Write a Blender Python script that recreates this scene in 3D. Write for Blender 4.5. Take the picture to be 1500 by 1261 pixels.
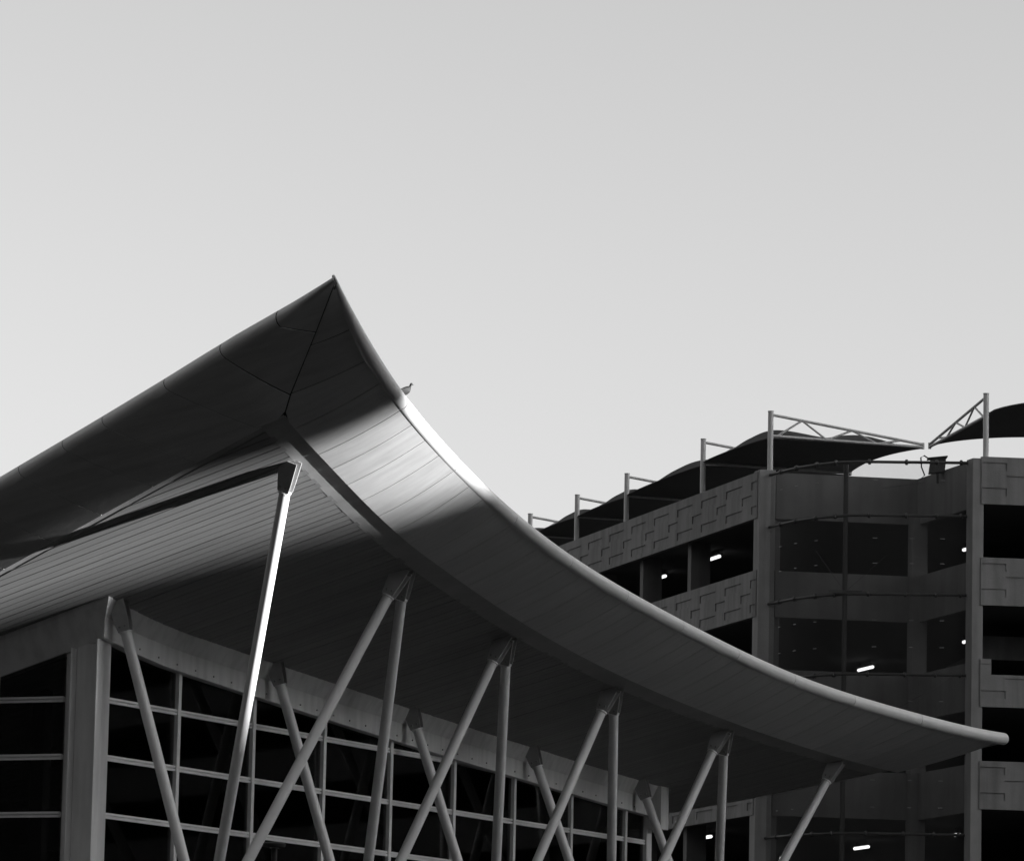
import bpy, math, random
import numpy as np
from math import sin, cos, tan, radians, pi, sqrt, atan2
from mathutils import Vector, Matrix

random.seed(7)
for o in list(bpy.data.objects):
    bpy.data.objects.remove(o)
scene = bpy.context.scene
COL = scene.collection

# ------------------------------------------------------------------ camera
F, CX, CY = 6900.0, 750.0, 630.5            # focal length and centre in photograph pixels (1500 wide)
TH, PH, EYE = radians(8.41), radians(1.25), 1.6
C = np.array([0, 0, EYE])
fw = np.array([0, cos(TH), sin(TH)]); up0 = np.array([0, -sin(TH), cos(TH)]); rt0 = np.array([1.0, 0, 0])
rt = rt0 * cos(PH) + up0 * sin(PH); up = -rt0 * sin(PH) + up0 * cos(PH)
cam_d = bpy.data.cameras.new('camera'); cam = bpy.data.objects.new('camera', cam_d); COL.objects.link(cam)
cam_d.sensor_fit = 'HORIZONTAL'; cam_d.sensor_width = 36.0; cam_d.lens = 36.0 * F / 1500.0
cam_d.clip_start = 0.5; cam_d.clip_end = 6000
M = Matrix([[rt[i], up[i], -fw[i], C[i]] for i in range(3)] + [[0, 0, 0, 1]])
cam.matrix_world = M
scene.camera = cam

# station axes: u runs along the long glazed front, n points out of it
AZ = radians(25.6)
u = np.array([sin(AZ), cos(AZ), 0]); n = np.array([cos(AZ), -sin(AZ), 0]); ez = np.array([0, 0, 1.0])
P0 = np.array([-7.795, 90.0, 0.0])

# ------------------------------------------------------------------ light
SUN_TAN = 0.113
to_sun = u * 0.157 + n * 0.987 + ez * SUN_TAN
to_sun = to_sun / np.linalg.norm(to_sun)
sun_el = math.asin(to_sun[2]); sun_az = atan2(to_sun[0], to_sun[1])
world = bpy.data.worlds.new('World'); scene.world = world; world.use_nodes = True
wn = world.node_tree; wn.nodes.clear()
wo = wn.nodes.new('ShaderNodeOutputWorld'); bg = wn.nodes.new('ShaderNodeBackground')
sky = wn.nodes.new('ShaderNodeTexSky'); sky.sky_type = 'NISHITA'; sky.sun_disc = False
sky.sun_elevation = sun_el; sky.sun_rotation = sun_az; sky.air_density = 1.0; sky.dust_density = 2.0; sky.ozone_density = 1.0
bw = wn.nodes.new('ShaderNodeRGBToBW')
wn.links.new(sky.outputs[0], bw.inputs[0]); wn.links.new(bw.outputs[0], bg.inputs[0]); wn.links.new(bg.outputs[0], wo.inputs[0])
bg.inputs[1].default_value = 0.12
sun_d = bpy.data.lights.new('sun', 'SUN'); sun_d.energy = 5.0; sun_d.angle = radians(0.5); sun_d.color = (1, 1, 1)
sun = bpy.data.objects.new('sun', sun_d); COL.objects.link(sun)
sun.rotation_euler = Vector(-to_sun).to_track_quat('-Z', 'Y').to_euler(); sun.location = (60, -20, 60)
scene.view_settings.view_transform = 'Standard'; scene.view_settings.look = 'None'
scene.view_settings.gamma = 1.0; scene.view_settings.use_curve_mapping = False
scene.view_settings.exposure = 1.6
scene.render.engine = 'CYCLES'
scene.cycles.max_bounces = 8; scene.cycles.transparent_max_bounces = 24

# ------------------------------------------------------------------ geometry helpers
def ray(x, y):
    d = fw + rt * (x - CX) / F - up * (y - CY) / F
    return d / np.linalg.norm(d)
def at(x, y, Y):                             # the point of a pixel's ray at depth Y
    r = ray(x, y); return C + r * (Y / r[1])
def on_z(x, y, z):                           # the point of a pixel's ray at height z (ceilings, rails)
    r = ray(x, y); return C + r * ((z - EYE) / r[2])
def W(s, o, z):                              # station coordinates to world
    return P0 + u * s + n * o + ez * z

def link(o, parent=None):
    COL.objects.link(o)
    if parent is not None:
        o.parent = parent
    return o
def empty(name, loc=(0, 0, 0), label=None, cat=None, group=None, parent=None, rz=0.0):
    o = bpy.data.objects.new(name, None); o.location = loc; o.rotation_euler = (0, 0, rz)
    o.empty_display_size = 0.2
    link(o, parent)
    tag(o, label, cat, group)
    return o
def tag(o, label=None, cat=None, group=None, kind=None):
    if label: o['label'] = label
    if cat: o['category'] = cat
    if group: o['group'] = group
    if kind: o['kind'] = kind
    return o
def wloc(o):
    p = Vector((0, 0, 0))
    while o is not None:
        p = p + Vector(o.location); o = o.parent
    return p
def mesh(name, V, Fc, mat, parent=None, smooth=False, fix=True, origin=None):
    """one mesh object; V in world coordinates; origin moves the object's origin"""
    me = bpy.data.meshes.new(name)
    V = np.asarray(V, float)
    if origin is None:
        origin = V.mean(0)
    origin = np.asarray(origin, float)
    me.from_pydata([tuple(v) for v in (V - origin)], [], Fc)
    if fix:
        import bmesh
        b = bmesh.new(); b.from_mesh(me); bmesh.ops.recalc_face_normals(b, faces=b.faces); b.to_mesh(me); b.free()
    me.validate(); me.update()
    if smooth:
        me.shade_smooth()
    me.materials.append(mat)
    o = bpy.data.objects.new(name, me)
    pl = np.array(wloc(parent)) if parent is not None else np.zeros(3)
    o.location = origin - pl
    return link(o, parent)
class MB:
    def __init__(self): self.V = []; self.F = []
    def add(self, V, Fc):
        k = len(self.V); self.V += [np.asarray(v, float) for v in V]; self.F += [tuple(i + k for i in f) for f in Fc]; return self
    def hexa(self, p):                       # 8 corners: bottom 4, top 4
        return self.add(p, [(3, 2, 1, 0), (4, 5, 6, 7), (0, 1, 5, 4), (1, 2, 6, 5), (2, 3, 7, 6), (3, 0, 4, 7)])
    def box(self, o, a, b, c):               # origin corner and three edge vectors
        o, a, b, c = (np.asarray(x, float) for x in (o, a, b, c))
        return self.hexa([o, o + a, o + a + b, o + b, o + c, o + a + c, o + a + b + c, o + b + c])
    def cbox(self, c, ax, ay, az, l):        # centre, unit axes, full lengths
        c = np.asarray(c, float); a = np.asarray(ax) * l[0]; b = np.asarray(ay) * l[1]; d = np.asarray(az) * l[2]
        return self.box(c - a / 2 - b / 2 - d / 2, a, b, d)
    def tube(self, pts, r, seg=12, cap=True, ref=None):
        pts = [np.asarray(p, float) for p in pts]; m = len(pts); k = len(self.V)
        rr = r if hasattr(r, '__len__') else [r] * m
        for i, p in enumerate(pts):
            t = pts[min(i + 1, m - 1)] - pts[max(i - 1, 0)]; t = t / np.linalg.norm(t)
            a = np.cross(t, ref if ref is not None else (ez if abs(t[2]) < .9 else np.array([1.0, 0, 0]))); a /= np.linalg.norm(a); b = np.cross(a, t)
            for j in range(seg):
                q = 2 * pi * j / seg; self.V.append(p + rr[i] * (cos(q) * a + sin(q) * b))
        for i in range(m - 1):
            for j in range(seg):
                self.F.append((k + i * seg + j, k + i * seg + (j + 1) % seg, k + (i + 1) * seg + (j + 1) % seg, k + (i + 1) * seg + j))
        if cap:
            self.F.append(tuple(k + j for j in range(seg))[::-1]); self.F.append(tuple(k + (m - 1) * seg + j for j in range(seg)))
        return self
    def grid(self, R):                       # rows of points
        k = len(self.V); c = len(R[0])
        for r_ in R: self.V += [np.asarray(p, float) for p in r_]
        for i in range(len(R) - 1):
            for j in range(c - 1):
                self.F.append((k + i * c + j, k + i * c + j + 1, k + (i + 1) * c + j + 1, k + (i + 1) * c + j))
        return self
    def slab(self, R, off):                  # a grid with thickness: R below, R+off above, closed
        R = [[np.asarray(p, float) for p in r_] for r_ in R]
        a, c = len(R), len(R[0]); k = len(self.V)
        for r_ in R: self.V += r_
        for r_ in R: self.V += [p + off for p in r_]
        N = a * c
        for i in range(a - 1):
            for j in range(c - 1):
                q = (k + i * c + j, k + i * c + j + 1, k + (i + 1) * c + j + 1, k + (i + 1) * c + j)
                self.F.append(q[::-1]); self.F.append(tuple(x + N for x in q))
        ring = [i * c for i in range(a)] + [(a - 1) * c + j for j in range(1, c)] + [i * c + c - 1 for i in range(a - 2, -1, -1)] + [j for j in range(c - 2, 0, -1)]
        for i in range(len(ring)):
            p, q = ring[i] + k, ring[(i + 1) % len(ring)] + k
            self.F.append((p, q, q + N, p + N))
        return self
    def build(self, name, mat, parent=None, smooth=False, fix=True, origin=None):
        return mesh(name, self.V, self.F, mat, parent, smooth, fix, origin)
def smooth_by_angle(o, deg=40):
    me = o.data
    me.shade_smooth()
    try:
        me.set_sharp_from_angle(angle=radians(deg))
    except Exception:
        pass
    return o
def bevel(o, w=0.01, seg=2):
    m = o.modifiers.new('bevel', 'BEVEL'); m.width = w; m.segments = seg; m.limit_method = 'ANGLE'
    return o

# ------------------------------------------------------------------ materials (the photograph is black and white: every colour is a grey)
def mat(name, base, rough=.5, metal=0.0, var=.12, scale=(1, 1, 1), nscale=2.0, detail=5, rnd=.06, rvar=.1, bump=0.0, bscale=30, spec=.5, rot=0.0, streak=0.0, sscale=(6, 6, .35)):
    m = bpy.data.materials.new(name); m.use_nodes = True
    nt = m.node_tree; N = nt.nodes; L = nt.links; b = N['Principled BSDF']
    b.inputs['Metallic'].default_value = metal; b.inputs['Specular IOR Level'].default_value = spec
    g = N.new('ShaderNodeNewGeometry'); mp = N.new('ShaderNodeMapping'); mp.vector_type = 'POINT'
    mp.inputs['Rotation'].default_value = (0, 0, rot)
    mp2 = N.new('ShaderNodeMapping'); mp2.inputs['Scale'].default_value = scale
    L.new(g.outputs['Position'], mp.inputs[0]); L.new(mp.outputs[0], mp2.inputs[0])
    no = N.new('ShaderNodeTexNoise'); no.inputs['Scale'].default_value = nscale; no.inputs['Detail'].default_value = detail; no.inputs['Roughness'].default_value = .62
    L.new(mp2.outputs[0], no.inputs['Vector'])
    mr = N.new('ShaderNodeMapRange'); mr.inputs[1].default_value = .25; mr.inputs[2].default_value = .75
    mr.inputs[3].default_value = base * (1 - var); mr.inputs[4].default_value = base * (1 + var)
    L.new(no.outputs[0], mr.inputs[0])
    oi = N.new('ShaderNodeObjectInfo'); r2 = N.new('ShaderNodeMapRange'); r2.inputs[3].default_value = 1 - rnd; r2.inputs[4].default_value = 1 + rnd
    L.new(oi.outputs['Random'], r2.inputs[0])
    mu = N.new('ShaderNodeMath'); mu.operation = 'MULTIPLY'; L.new(mr.outputs[0], mu.inputs[0]); L.new(r2.outputs[0], mu.inputs[1])
    last = mu
    if streak:
        ms = N.new('ShaderNodeMapping'); ms.inputs['Scale'].default_value = sscale; L.new(mp.outputs[0], ms.inputs[0])
        ns = N.new('ShaderNodeTexNoise'); ns.inputs['Scale'].default_value = 1.0; ns.inputs['Detail'].default_value = 4; L.new(ms.outputs[0], ns.inputs['Vector'])
        rs = N.new('ShaderNodeMapRange'); rs.inputs[1].default_value = .42; rs.inputs[2].default_value = .72; rs.inputs[3].default_value = 1.0; rs.inputs[4].default_value = 1 - streak
        L.new(ns.outputs[0], rs.inputs[0])
        m3 = N.new('ShaderNodeMath'); m3.operation = 'MULTIPLY'; L.new(last.outputs[0], m3.inputs[0]); L.new(rs.outputs[0], m3.inputs[1]); last = m3
    L.new(last.outputs[0], b.inputs['Base Color'])
    rr = N.new('ShaderNodeMapRange'); rr.inputs[1].default_value = .3; rr.inputs[2].default_value = .7
    rr.inputs[3].default_value = max(.03, rough - rvar); rr.inputs[4].default_value = min(1, rough + rvar)
    L.new(no.outputs[0], rr.inputs[0]); L.new(rr.outputs[0], b.inputs['Roughness'])
    if bump:
        nb = N.new('ShaderNodeTexNoise'); nb.inputs['Scale'].default_value = bscale; nb.inputs['Detail'].default_value = 4; L.new(mp2.outputs[0], nb.inputs['Vector'])
        bp = N.new('ShaderNodeBump'); bp.inputs['Strength'].default_value = bump; bp.inputs['Distance'].default_value = .02
        L.new(nb.outputs[0], bp.inputs['Height']); L.new(bp.outputs[0], b.inputs['Normal'])
    return m
ROT = AZ                                         # turns world x/y into n / u
M_fascia = mat('brushed_fascia_metal', .60, .42, .25, .13, (.22, 3.4, 1.0), 2.0, 6, .05, .08, .10, 14, .5, ROT)
M_nose = mat('edge_tube_metal', .66, .35, .0, .06, (1, 1, 1), 3, 4, .03, .06)
M_board = mat('soffit_board_paint', .27, .5, .1, .10, (.25, 4.0, 1), 2.0, 5, .07, .08, 0, 30, .4, ROT)
M_trim = mat('soffit_trim_metal', .36, .5, .1, .22, (1, 1, 1), 1.6, 6, .03, .1)
M_core = mat('roof_core_dark', .05, .8, 0, .1)
M_roof = mat('roof_sheet_metal', .4, .5, .3, .1)
M_strut = mat('strut_paint', .76, .38, .0, .06, (1, 1, 1), 3, 5, .04, .08)
M_brack = mat('bracket_steel', .44, .45, .15, .15, (1, 1, 1), 4, 5, .05, .1)
M_clip = mat('screen_clip_steel', .22, .5, .3, .1)
M_steel = mat('beam_paint', .76, .45, 0, .10, (1, 1, .6), 1.2, 6, .03, .1, 0, 30, .5, ROT, .18, (5, 5, .5))
M_mull = mat('mullion_aluminium', .80, .4, .1, .08, (1, 1, 1), 4, 4, .05)
M_bolt = mat('bolt_steel', .30, .45, .6, .1)
M_conc = mat('garage_concrete', .23, .88, 0, .16, (1, 1, 1), 1.1, 8, .05, .05, .25, 22, .2, radians(16.5), .32, (3.2, 3.2, .22))
M_conc2 = mat('garage_smooth_concrete', .17, .9, 0, .14, (1, 1, 1), .9, 8, .04, .05, .2, 18, .2, radians(16.5), .22, (2.2, 2.2, .2))
M_pill = mat('pillar_concrete', .27, .88, 0, .14, (1, 1, 1), 1.0, 8, .05, .05, .25, 20, .2, radians(16.5), .25, (3, 3, .2))
M_slab = mat('garage_slab_concrete', .10, .9, 0, .15, (1, 1, 1), .6, 6, .03)
M_fab = mat('sail_fabric', .045, .85, 0, .12, (1, 1, 1), .8, 5, .03, .05, 0, 30, .2)
M_post = mat('sail_post_paint', .5, .45, 0, .10, (1, 1, .4), 3, 5, .05, .1, 0, 30, .5, 0, .15, (9, 9, .8))
M_rail = mat('screen_rail_steel', .06, .5, .3, .12)
M_wire = mat('screen_wire', .10, .5, .4, .1)
M_dark = mat('dark_housing', .018, .55, 0, .15)
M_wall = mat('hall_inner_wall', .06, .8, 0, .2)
M_pod = mat('podium_paving', .06, .85, 0, .2, (1, 1, 1), .7, 7)
M_ground = mat('ground_asphalt', .05, .9, 0, .25, (1, 1, 1), .15, 8, 0, .05, .3, 8, .3)
M_shade = mat('shade_block_surface', .055, .85, 0, .15, (1, 1, 1), .3, 6, .05)  # dark surface of the added, unseen shade blocks
M_band = mat('shade_block_glass', .02, .12, 0, .2, spec=.6)  # glass bands that dress the added shade blocks
M_feath = mat('pigeon_feathers', .03, .7, 0, .35, (1, 1, 1), 22, 4)
def glass_mat():
    m = bpy.data.materials.new('facade_glass'); m.use_nodes = True; nt = m.node_tree; N = nt.nodes; L = nt.links; N.clear()
    out = N.new('ShaderNodeOutputMaterial'); mx = N.new('ShaderNodeMixShader'); t = N.new('ShaderNodeBsdfTransparent'); g = N.new('ShaderNodeBsdfGlossy')
    fr = N.new('ShaderNodeFresnel'); fr.inputs[0].default_value = 1.35
    t.inputs[0].default_value = (.62, .62, .62, 1); g.inputs[0].default_value = (.8, .8, .8, 1)
    no = N.new('ShaderNodeTexNoise'); no.inputs['Scale'].default_value = .8
    mr = N.new('ShaderNodeMapRange'); mr.inputs[3].default_value = .01; mr.inputs[4].default_value = .05
    L.new(no.outputs[0], mr.inputs[0]); L.new(mr.outputs[0], g.inputs['Roughness'])
    L.new(fr.outputs[0], mx.inputs[0]); L.new(t.outputs[0], mx.inputs[1]); L.new(g.outputs[0], mx.inputs[2]); L.new(mx.outputs[0], out.inputs[0])
    return m
M_glass = glass_mat()
def fabric_mat():
    m = mat('sail_mesh_fabric', .12, .9, 0, .12, (1, 1, 1), .8, 5, .03, .03, 0, 30, .1); nt = m.node_tree; N = nt.nodes; L = nt.links
    b = N['Principled BSDF']; t = N.new('ShaderNodeBsdfTranslucent'); t.inputs[0].default_value = (.2, .2, .2, 1); mx = N.new('ShaderNodeMixShader'); mx.inputs[0].default_value = .35
    L.new(b.outputs[0], mx.inputs[1]); L.new(t.outputs[0], mx.inputs[2]); L.new(mx.outputs[0], N['Material Output'].inputs[0]); return m
M_fab = fabric_mat()
def emit_mat(name, s):
    m = bpy.data.materials.new(name); m.use_nodes = True; b = m.node_tree.nodes['Principled BSDF']
    b.inputs['Base Color'].default_value = (.8, .8, .8, 1); b.inputs['Emission Color'].default_value = (1, 1, 1, 1); b.inputs['Emission Strength'].default_value = s
    return m
M_tube = emit_mat('fluorescent_tube', .55)

# ------------------------------------------------------------------ ground and podium
R_ = 2500
g = mesh('ground', [(-R_, -R_, 0), (R_, -R_, 0), (R_, R_, 0), (-R_, R_, 0)], [(0, 1, 2, 3)], M_ground, None, False, False, (0, 0, 0)); tag(g, kind='structure')
PZ = 4.6
mb = MB(); mb.box(W(-2.5, 5.0, .004), u * 36, -n * 40, ez * (PZ - .104)); mb.box(W(-2.6, 5.1, PZ - .1), u * 36.2, -n * 40.2, ez * .1)
tag(mb.build('podium', M_pod), kind='structure')

# ------------------------------------------------------------------ station roof surfaces in (s, o, z)
def prof(s): return np.polyval((4.7e-4, -.0683, 11.198), s) + .0175 * max(0.0, 3 - s) ** 2
def tilt(s): return .30 - .0025 * min(max(s, -8), 32)
def Hs(s, o): return prof(s) + tilt(s) * (o - .15)
def pfit(x, y, d):
    x = np.asarray(x, float); c = np.polyfit((x - 12) / 19, y, d); return lambda s: float(np.polyval(c, (s - 12) / 19))
OI = pfit([-3.97, -3.4, -2.57, -1.95, -1.22, -.45, .4, 1.31, 3.8, 6.32, 9.62, 13.2, 16.98, 20.97, 24.8, 28.07, 30.92],
          [6.00, 6.03, 5.98, 5.94, 5.86, 5.79, 5.74, 5.62, 5.26, 4.94, 4.60, 4.37, 4.15, 4.08, 4.12, 4.30, 4.47], 5)
OO = pfit([-6.2, -3.6, -1.2, 1.3, 3.8, 6.3, 9.6, 13.2, 17, 21, 24.8, 28, 30.2, 31.5], [8.02, 7.75, 7.45, 7.18, 6.86, 6.55, 6.22, 5.95, 5.78, 5.74, 5.86, 6.25, 6.7, 7.2], 5)
_zs = [(-5.91, 16.28), (-5.12, 15.76), (-4.39, 15.33), (-3.62, 15.02), (-2.97, 14.79), (-2.44, 14.69), (-.91, 14.32), (.44, 13.99), (2.04, 13.68), (3.18, 13.46), (4.83, 13.26), (7.17, 13.08), (9.02, 12.83), (12.28, 12.55), (15.78, 12.28), (18.87, 12.09), (22.15, 11.9), (24.04, 11.76), (27.52, 11.6), (28.91, 11.55), (30.36, 11.47), (31.46, 11.41)]
ZO_ = pfit([a for a, b in _zs], [b for a, b in _zs], 8)
NR = .15
def nr(s):                                       # the tube tapers into the raised corner
    t = min(1.0, max(0.0, (s + 5.95) / 2.2)); return .028 + (NR - .028) * (t * (2 - t))
def ZO(s): return ZO_(s) - nr(s) * .95
EA = radians(-38)                                # where the fascia meets the edge tube
def edge_pt(s): return np.array((s, OO(s) + nr(s) * cos(EA) * .97 - .03, ZO(s) + nr(s) * sin(EA) * .97))
def tab(T):
    xs = [t[0] for t in T]
    def f(x, k): return float(np.interp(x, xs, [t[k] for t in T]))
    return f
MIT = [(-3.97, 5.98, 14.13), (-4.25, 6.26, 14.50), (-4.75, 6.78, 14.98), (-5.22, 7.26, 15.42), (-5.95, 7.98, 16.10)]   # mitre, inner corner to tip
_mit_s = tab(sorted(MIT)); _mit_o = tab([(b, a, c) for a, b, c in MIT])
def mitre_by_s(s): return (s, _mit_s(s, 1), _mit_s(s, 2))
def mitre_by_o(o): return (_mit_o(o, 1), o, _mit_o(o, 2))
_si = np.polyfit([5.98, 5.47, 4.05, 3.04, 1.83, .02, -.67, -5, -10], [-3.99, -3.92, -3.69, -3.47, -3.2, -2.83, -2.67, -1.75, -.75], 3)
def SI(o): return float(np.polyval(_si, o))
_so = [(8.0, -5.97, 16.24), (6.54, -5.5, 15.72), (4.96, -5.1, 15.11), (3.36, -4.72, 14.46), (1.73, -4.35, 13.85), (.07, -3.98, 13.23), (-5, -2.9, 11.3), (-10.5, -1.75, 9.2)]
_c1 = np.polyfit([a for a, b, c in _so], [b for a, b, c in _so], 4); _c2 = np.polyfit([a for a, b, c in _so], [c for a, b, c in _so], 4)
def SOs(o): return float(np.polyval(_c1, o))
def SOz(o): return float(np.polyval(_c2, o))
def long_in(s):
    if s < -3.97: return np.array(mitre_by_s(s))
    return np.array((s, OI(s), Hs(s, OI(s))))
def short_in(o):
    if o > 5.98: return np.array(mitre_by_o(o))
    return np.array((SI(o), o, Hs(SI(o), o)))
S_END = lambda o: 29.55 + .40 * (o + 0.0) - .03 * max(o, 0) ** 2 if o < 4.6 else 29.55 + .40 * 4.6 - .03 * 4.6 ** 2 + .09 * (o - 4.6)   # far end of the roof
OB = -10.0                                        # how far the roof runs back over the hall

station = empty('station_building', W(0, 0, PZ), 'glazed station hall under an upswept metal canopy carried on slanted tube struts', 'building')
# roof core: dark backing above boards and panels, and the upper sheet
mb = MB()
def soffit_rows(dz, ns=60):
    rows = []
    for i in range(ns + 1):
        t = i / ns; row = []
        s_mid = -3.97 + t * (30.9 + 3.97)
        for j in range(9):
            if s_mid < 0:
                pass
            row.append(None)
        rows.append(row)
    return rows
def soffit_patch(dz):
    R = []
    K = 14
    for j in range(K + 1):                      # from the back (o = OB) to the inner long edge
        row = []
        for i in range(49):
            t = i / 48
            # left and right limits at this fraction
            f = j / K
            o_l = OB + f * (5.98 - OB); s_l = SI(o_l)
            o_r = OB + f * (4.47 - OB); s_r = S_END(o_r)
            s = s_l + t * (s_r - s_l)
            s_edge = -3.97 + t * (S_END(4.47) + 3.97)
            o = OB + f * (OI(s_edge) - OB)
            row.append(W(s, o, Hs(s, o) + dz))
        R.append(row)
    return R
def fascia_long_rows(dz_i, dz_o, k=6):
    R = []
    ss = list(np.linspace(-5.95, -3.97, 10)) + list(np.linspace(-3.5, 30.9, 70))
    for s in ss:
        a = long_in(s); b = edge_pt(s); b[0] += (.25 if s > 30.8 else 0)
        R.append([W(*(a + (b - a) * t)) + ez * (dz_i + (dz_o - dz_i) * t) * min(1, np.linalg.norm(b - a) / 1.8) for t in np.linspace(0, 1, k)])
    return R
def fascia_short_rows(dz_i, dz_o, k=6):
    R = []
    for o in np.linspace(7.95, OB, 50):
        a = short_in(o); b = np.array((SOs(o) + .16, o, SOz(o) - .16))
        R.append([W(*(a + (b - a) * t)) + ez * (dz_i + (dz_o - dz_i) * t) * min(1, np.linalg.norm(b - a) / 1.8) for t in np.linspace(0, 1, k)])
    return R
mb.grid(soffit_patch(.075)); mb.grid(fascia_long_rows(.045, .02)); mb.grid(fascia_short_rows(.045, .05))
mb.grid(soffit_patch(.42)); mb.grid(fascia_long_rows(.42, .08)); mb.grid(fascia_short_rows(.42, .2))
roof = mb.build('roof', M_core, station, False, False)

# soffit boards, one by one
def board_left_o(s):                             # where the short edge strip cuts a board
    lo, hi = OB, 6.3
    if SI(OB) + .16 <= s: return OB
    for _ in range(40):
        m = (lo + hi) / 2
        if SI(m) + .16 > s: lo = m
        else: hi = m
    return hi
def board_right_o(s):
    o = OI(s) - .44 if s < 6 else OI(s) - .44 + .0 * s
    # far end: the slanted end edge
    return o
PITCH, GAP = .197, .020
s = -3.95
k = 0
while s < 30.9:
    s1 = s + PITCH - GAP; sm = (s + s1) / 2
    oa = board_left_o(sm); ob = board_right_o(sm)
    if sm > S_END(OB) - .1:                       # clipped by the far end edge
        lo, hi = OB, 6.0
        for _ in range(40):
            m = (lo + hi) / 2
            if S_END(m) - .10 > sm: hi = m
            else: lo = m
        oa = max(oa, hi)
    if ob - oa > .12:
        dz = random.uniform(-.003, .003)
        V = []
        oa0 = board_left_o(s) if oa > OB and s < 0 else oa; oa1 = board_left_o(s1) if oa > OB and s < 0 else oa
        ob0, ob1 = board_right_o(s), board_right_o(s1)
        for h in (0, .022):
            V += [W(s, oa0, Hs(s, oa0) + dz + h), W(s1, oa1, Hs(s1, oa1) + dz + h), W(s1, ob1, Hs(s1, ob1) + dz + h), W(s, ob0, Hs(s, ob0) + dz + h)]
        mesh('soffit_board', V, [(0, 1, 2, 3), (4, 5, 6, 7), (0, 1, 5, 4), (1, 2, 6, 5), (2, 3, 7, 6), (3, 0, 4, 7)], M_board, roof)
        k += 1
    s += PITCH
# trim strips between boards and fascia
mb = MB()
mb.slab([[W(q, OI(q) - .50 + t * .50, Hs(q, OI(q) - .50 + t * .50) - .002) for t in (0, .5, 1)] for q in np.linspace(-3.99, 30.75, 90)], ez * .02)
mb.build('edge_trim_strip', M_trim, roof)
mb = MB()
mb.slab([[W(SI(o) + t * .22, o, Hs(SI(o) + t * .22, o) + .012) for t in (0, 1)] for o in np.linspace(6.0, OB, 60)], ez * .02)
mb.build('edge_trim_strip', M_trim, roof)
# far end closing trim
mb = MB()
pts = [W(S_END(o), o, Hs(S_END(o), o)) for o in np.linspace(OB, 4.47, 24)]
pe = pts[-1]; tipc = W(31.35, edge_pt(31.3)[1], edge_pt(31.3)[2])
pts += [pe + (tipc - pe) * t for t in (.33, .66, 1.0)]
R = []
for i, p in enumerate(pts):
    q = np.clip((i - 23) / 3, 0, 1); h = .20 * (1 - q) + .10 * q
    R.append([p - u * .02 - ez * .012, p - u * .02 + ez * h])
mb.slab(R, u * .05)
mb.build('end_trim', M_roof, roof)

# long fascia panels
seams_l = [-5.95, -5.02, -4.28, -3.60, -2.57, -1.95, -1.22, -.45, .4, 1.31, 2.12]
while seams_l[-1] < 30.2: seams_l.append(seams_l[-1] + .86)
seams_l[-1] = 31.05
def sect(a, b, t):                               # slightly hollow section, inner edge to outer edge
    p = a + (b - a) * t; p = p.copy(); p[2] -= .10 * (b[2] - a[2]) * 4 * t * (1 - t) * .55; return p
for i in range(len(seams_l) - 1):
    g0 = .011 if i < 4 else .008
    sa, sb = seams_l[i] + g0, seams_l[i + 1] - g0
    if i == 0: sa += .03
    R = []
    for s_ in np.linspace(sa, sb, 4):
        a = long_in(s_)
        if s_ < -3.97: a = a + np.array((.016, .016, -.004)) * .5
        a[2] -= .045 * min(1, max(0, (s_ + 4.6) / 1.2))
        b = edge_pt(s_); b[0] += (.28 if s_ > 31 else 0)
        e = b - a
        R.append([W(*sect(a, a + e, t)) for t in np.linspace(0, 1, 9)])
    mb = MB(); mb.slab(R, ez * .014); ob = mb.build('fascia_panel', M_fascia, roof); smooth_by_angle(ob, 35)
# bull-nose edge tube, in lengths
segs = [-5.95, -2.57, .4, 3.84, 7.28, 10.72, 14.16, 17.6, 21.04, 24.48, 27.9, 31.42]
for i in range(len(segs) - 1):
    sa, sb = segs[i] + .008, segs[i + 1] - .008
    pts = [W(q, OO(q) - .03, ZO(q)) for q in np.linspace(sa, sb, 14)]; rr = [nr(q) for q in np.linspace(sa, sb, 14)]
    if i == len(segs) - 2:
        d = pts[-1] - pts[-2]; d = d / np.linalg.norm(d)
        for t in (.35, .6, .8, .93, 1.0): pts.append(pts[13] + d * NR * t); rr.append(NR * sqrt(max(0.0, 1 - t * t)) + .004)
    if i == 0:
        d = pts[0] - pts[1]; d = d / np.linalg.norm(d)
        pts = [pts[0] + d * .02] + pts; rr = [.012] + rr
    mb = MB(); mb.tube(pts, rr, 20); ob = mb.build('edge_tube', M_nose, roof); smooth_by_angle(ob, 50)
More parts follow.
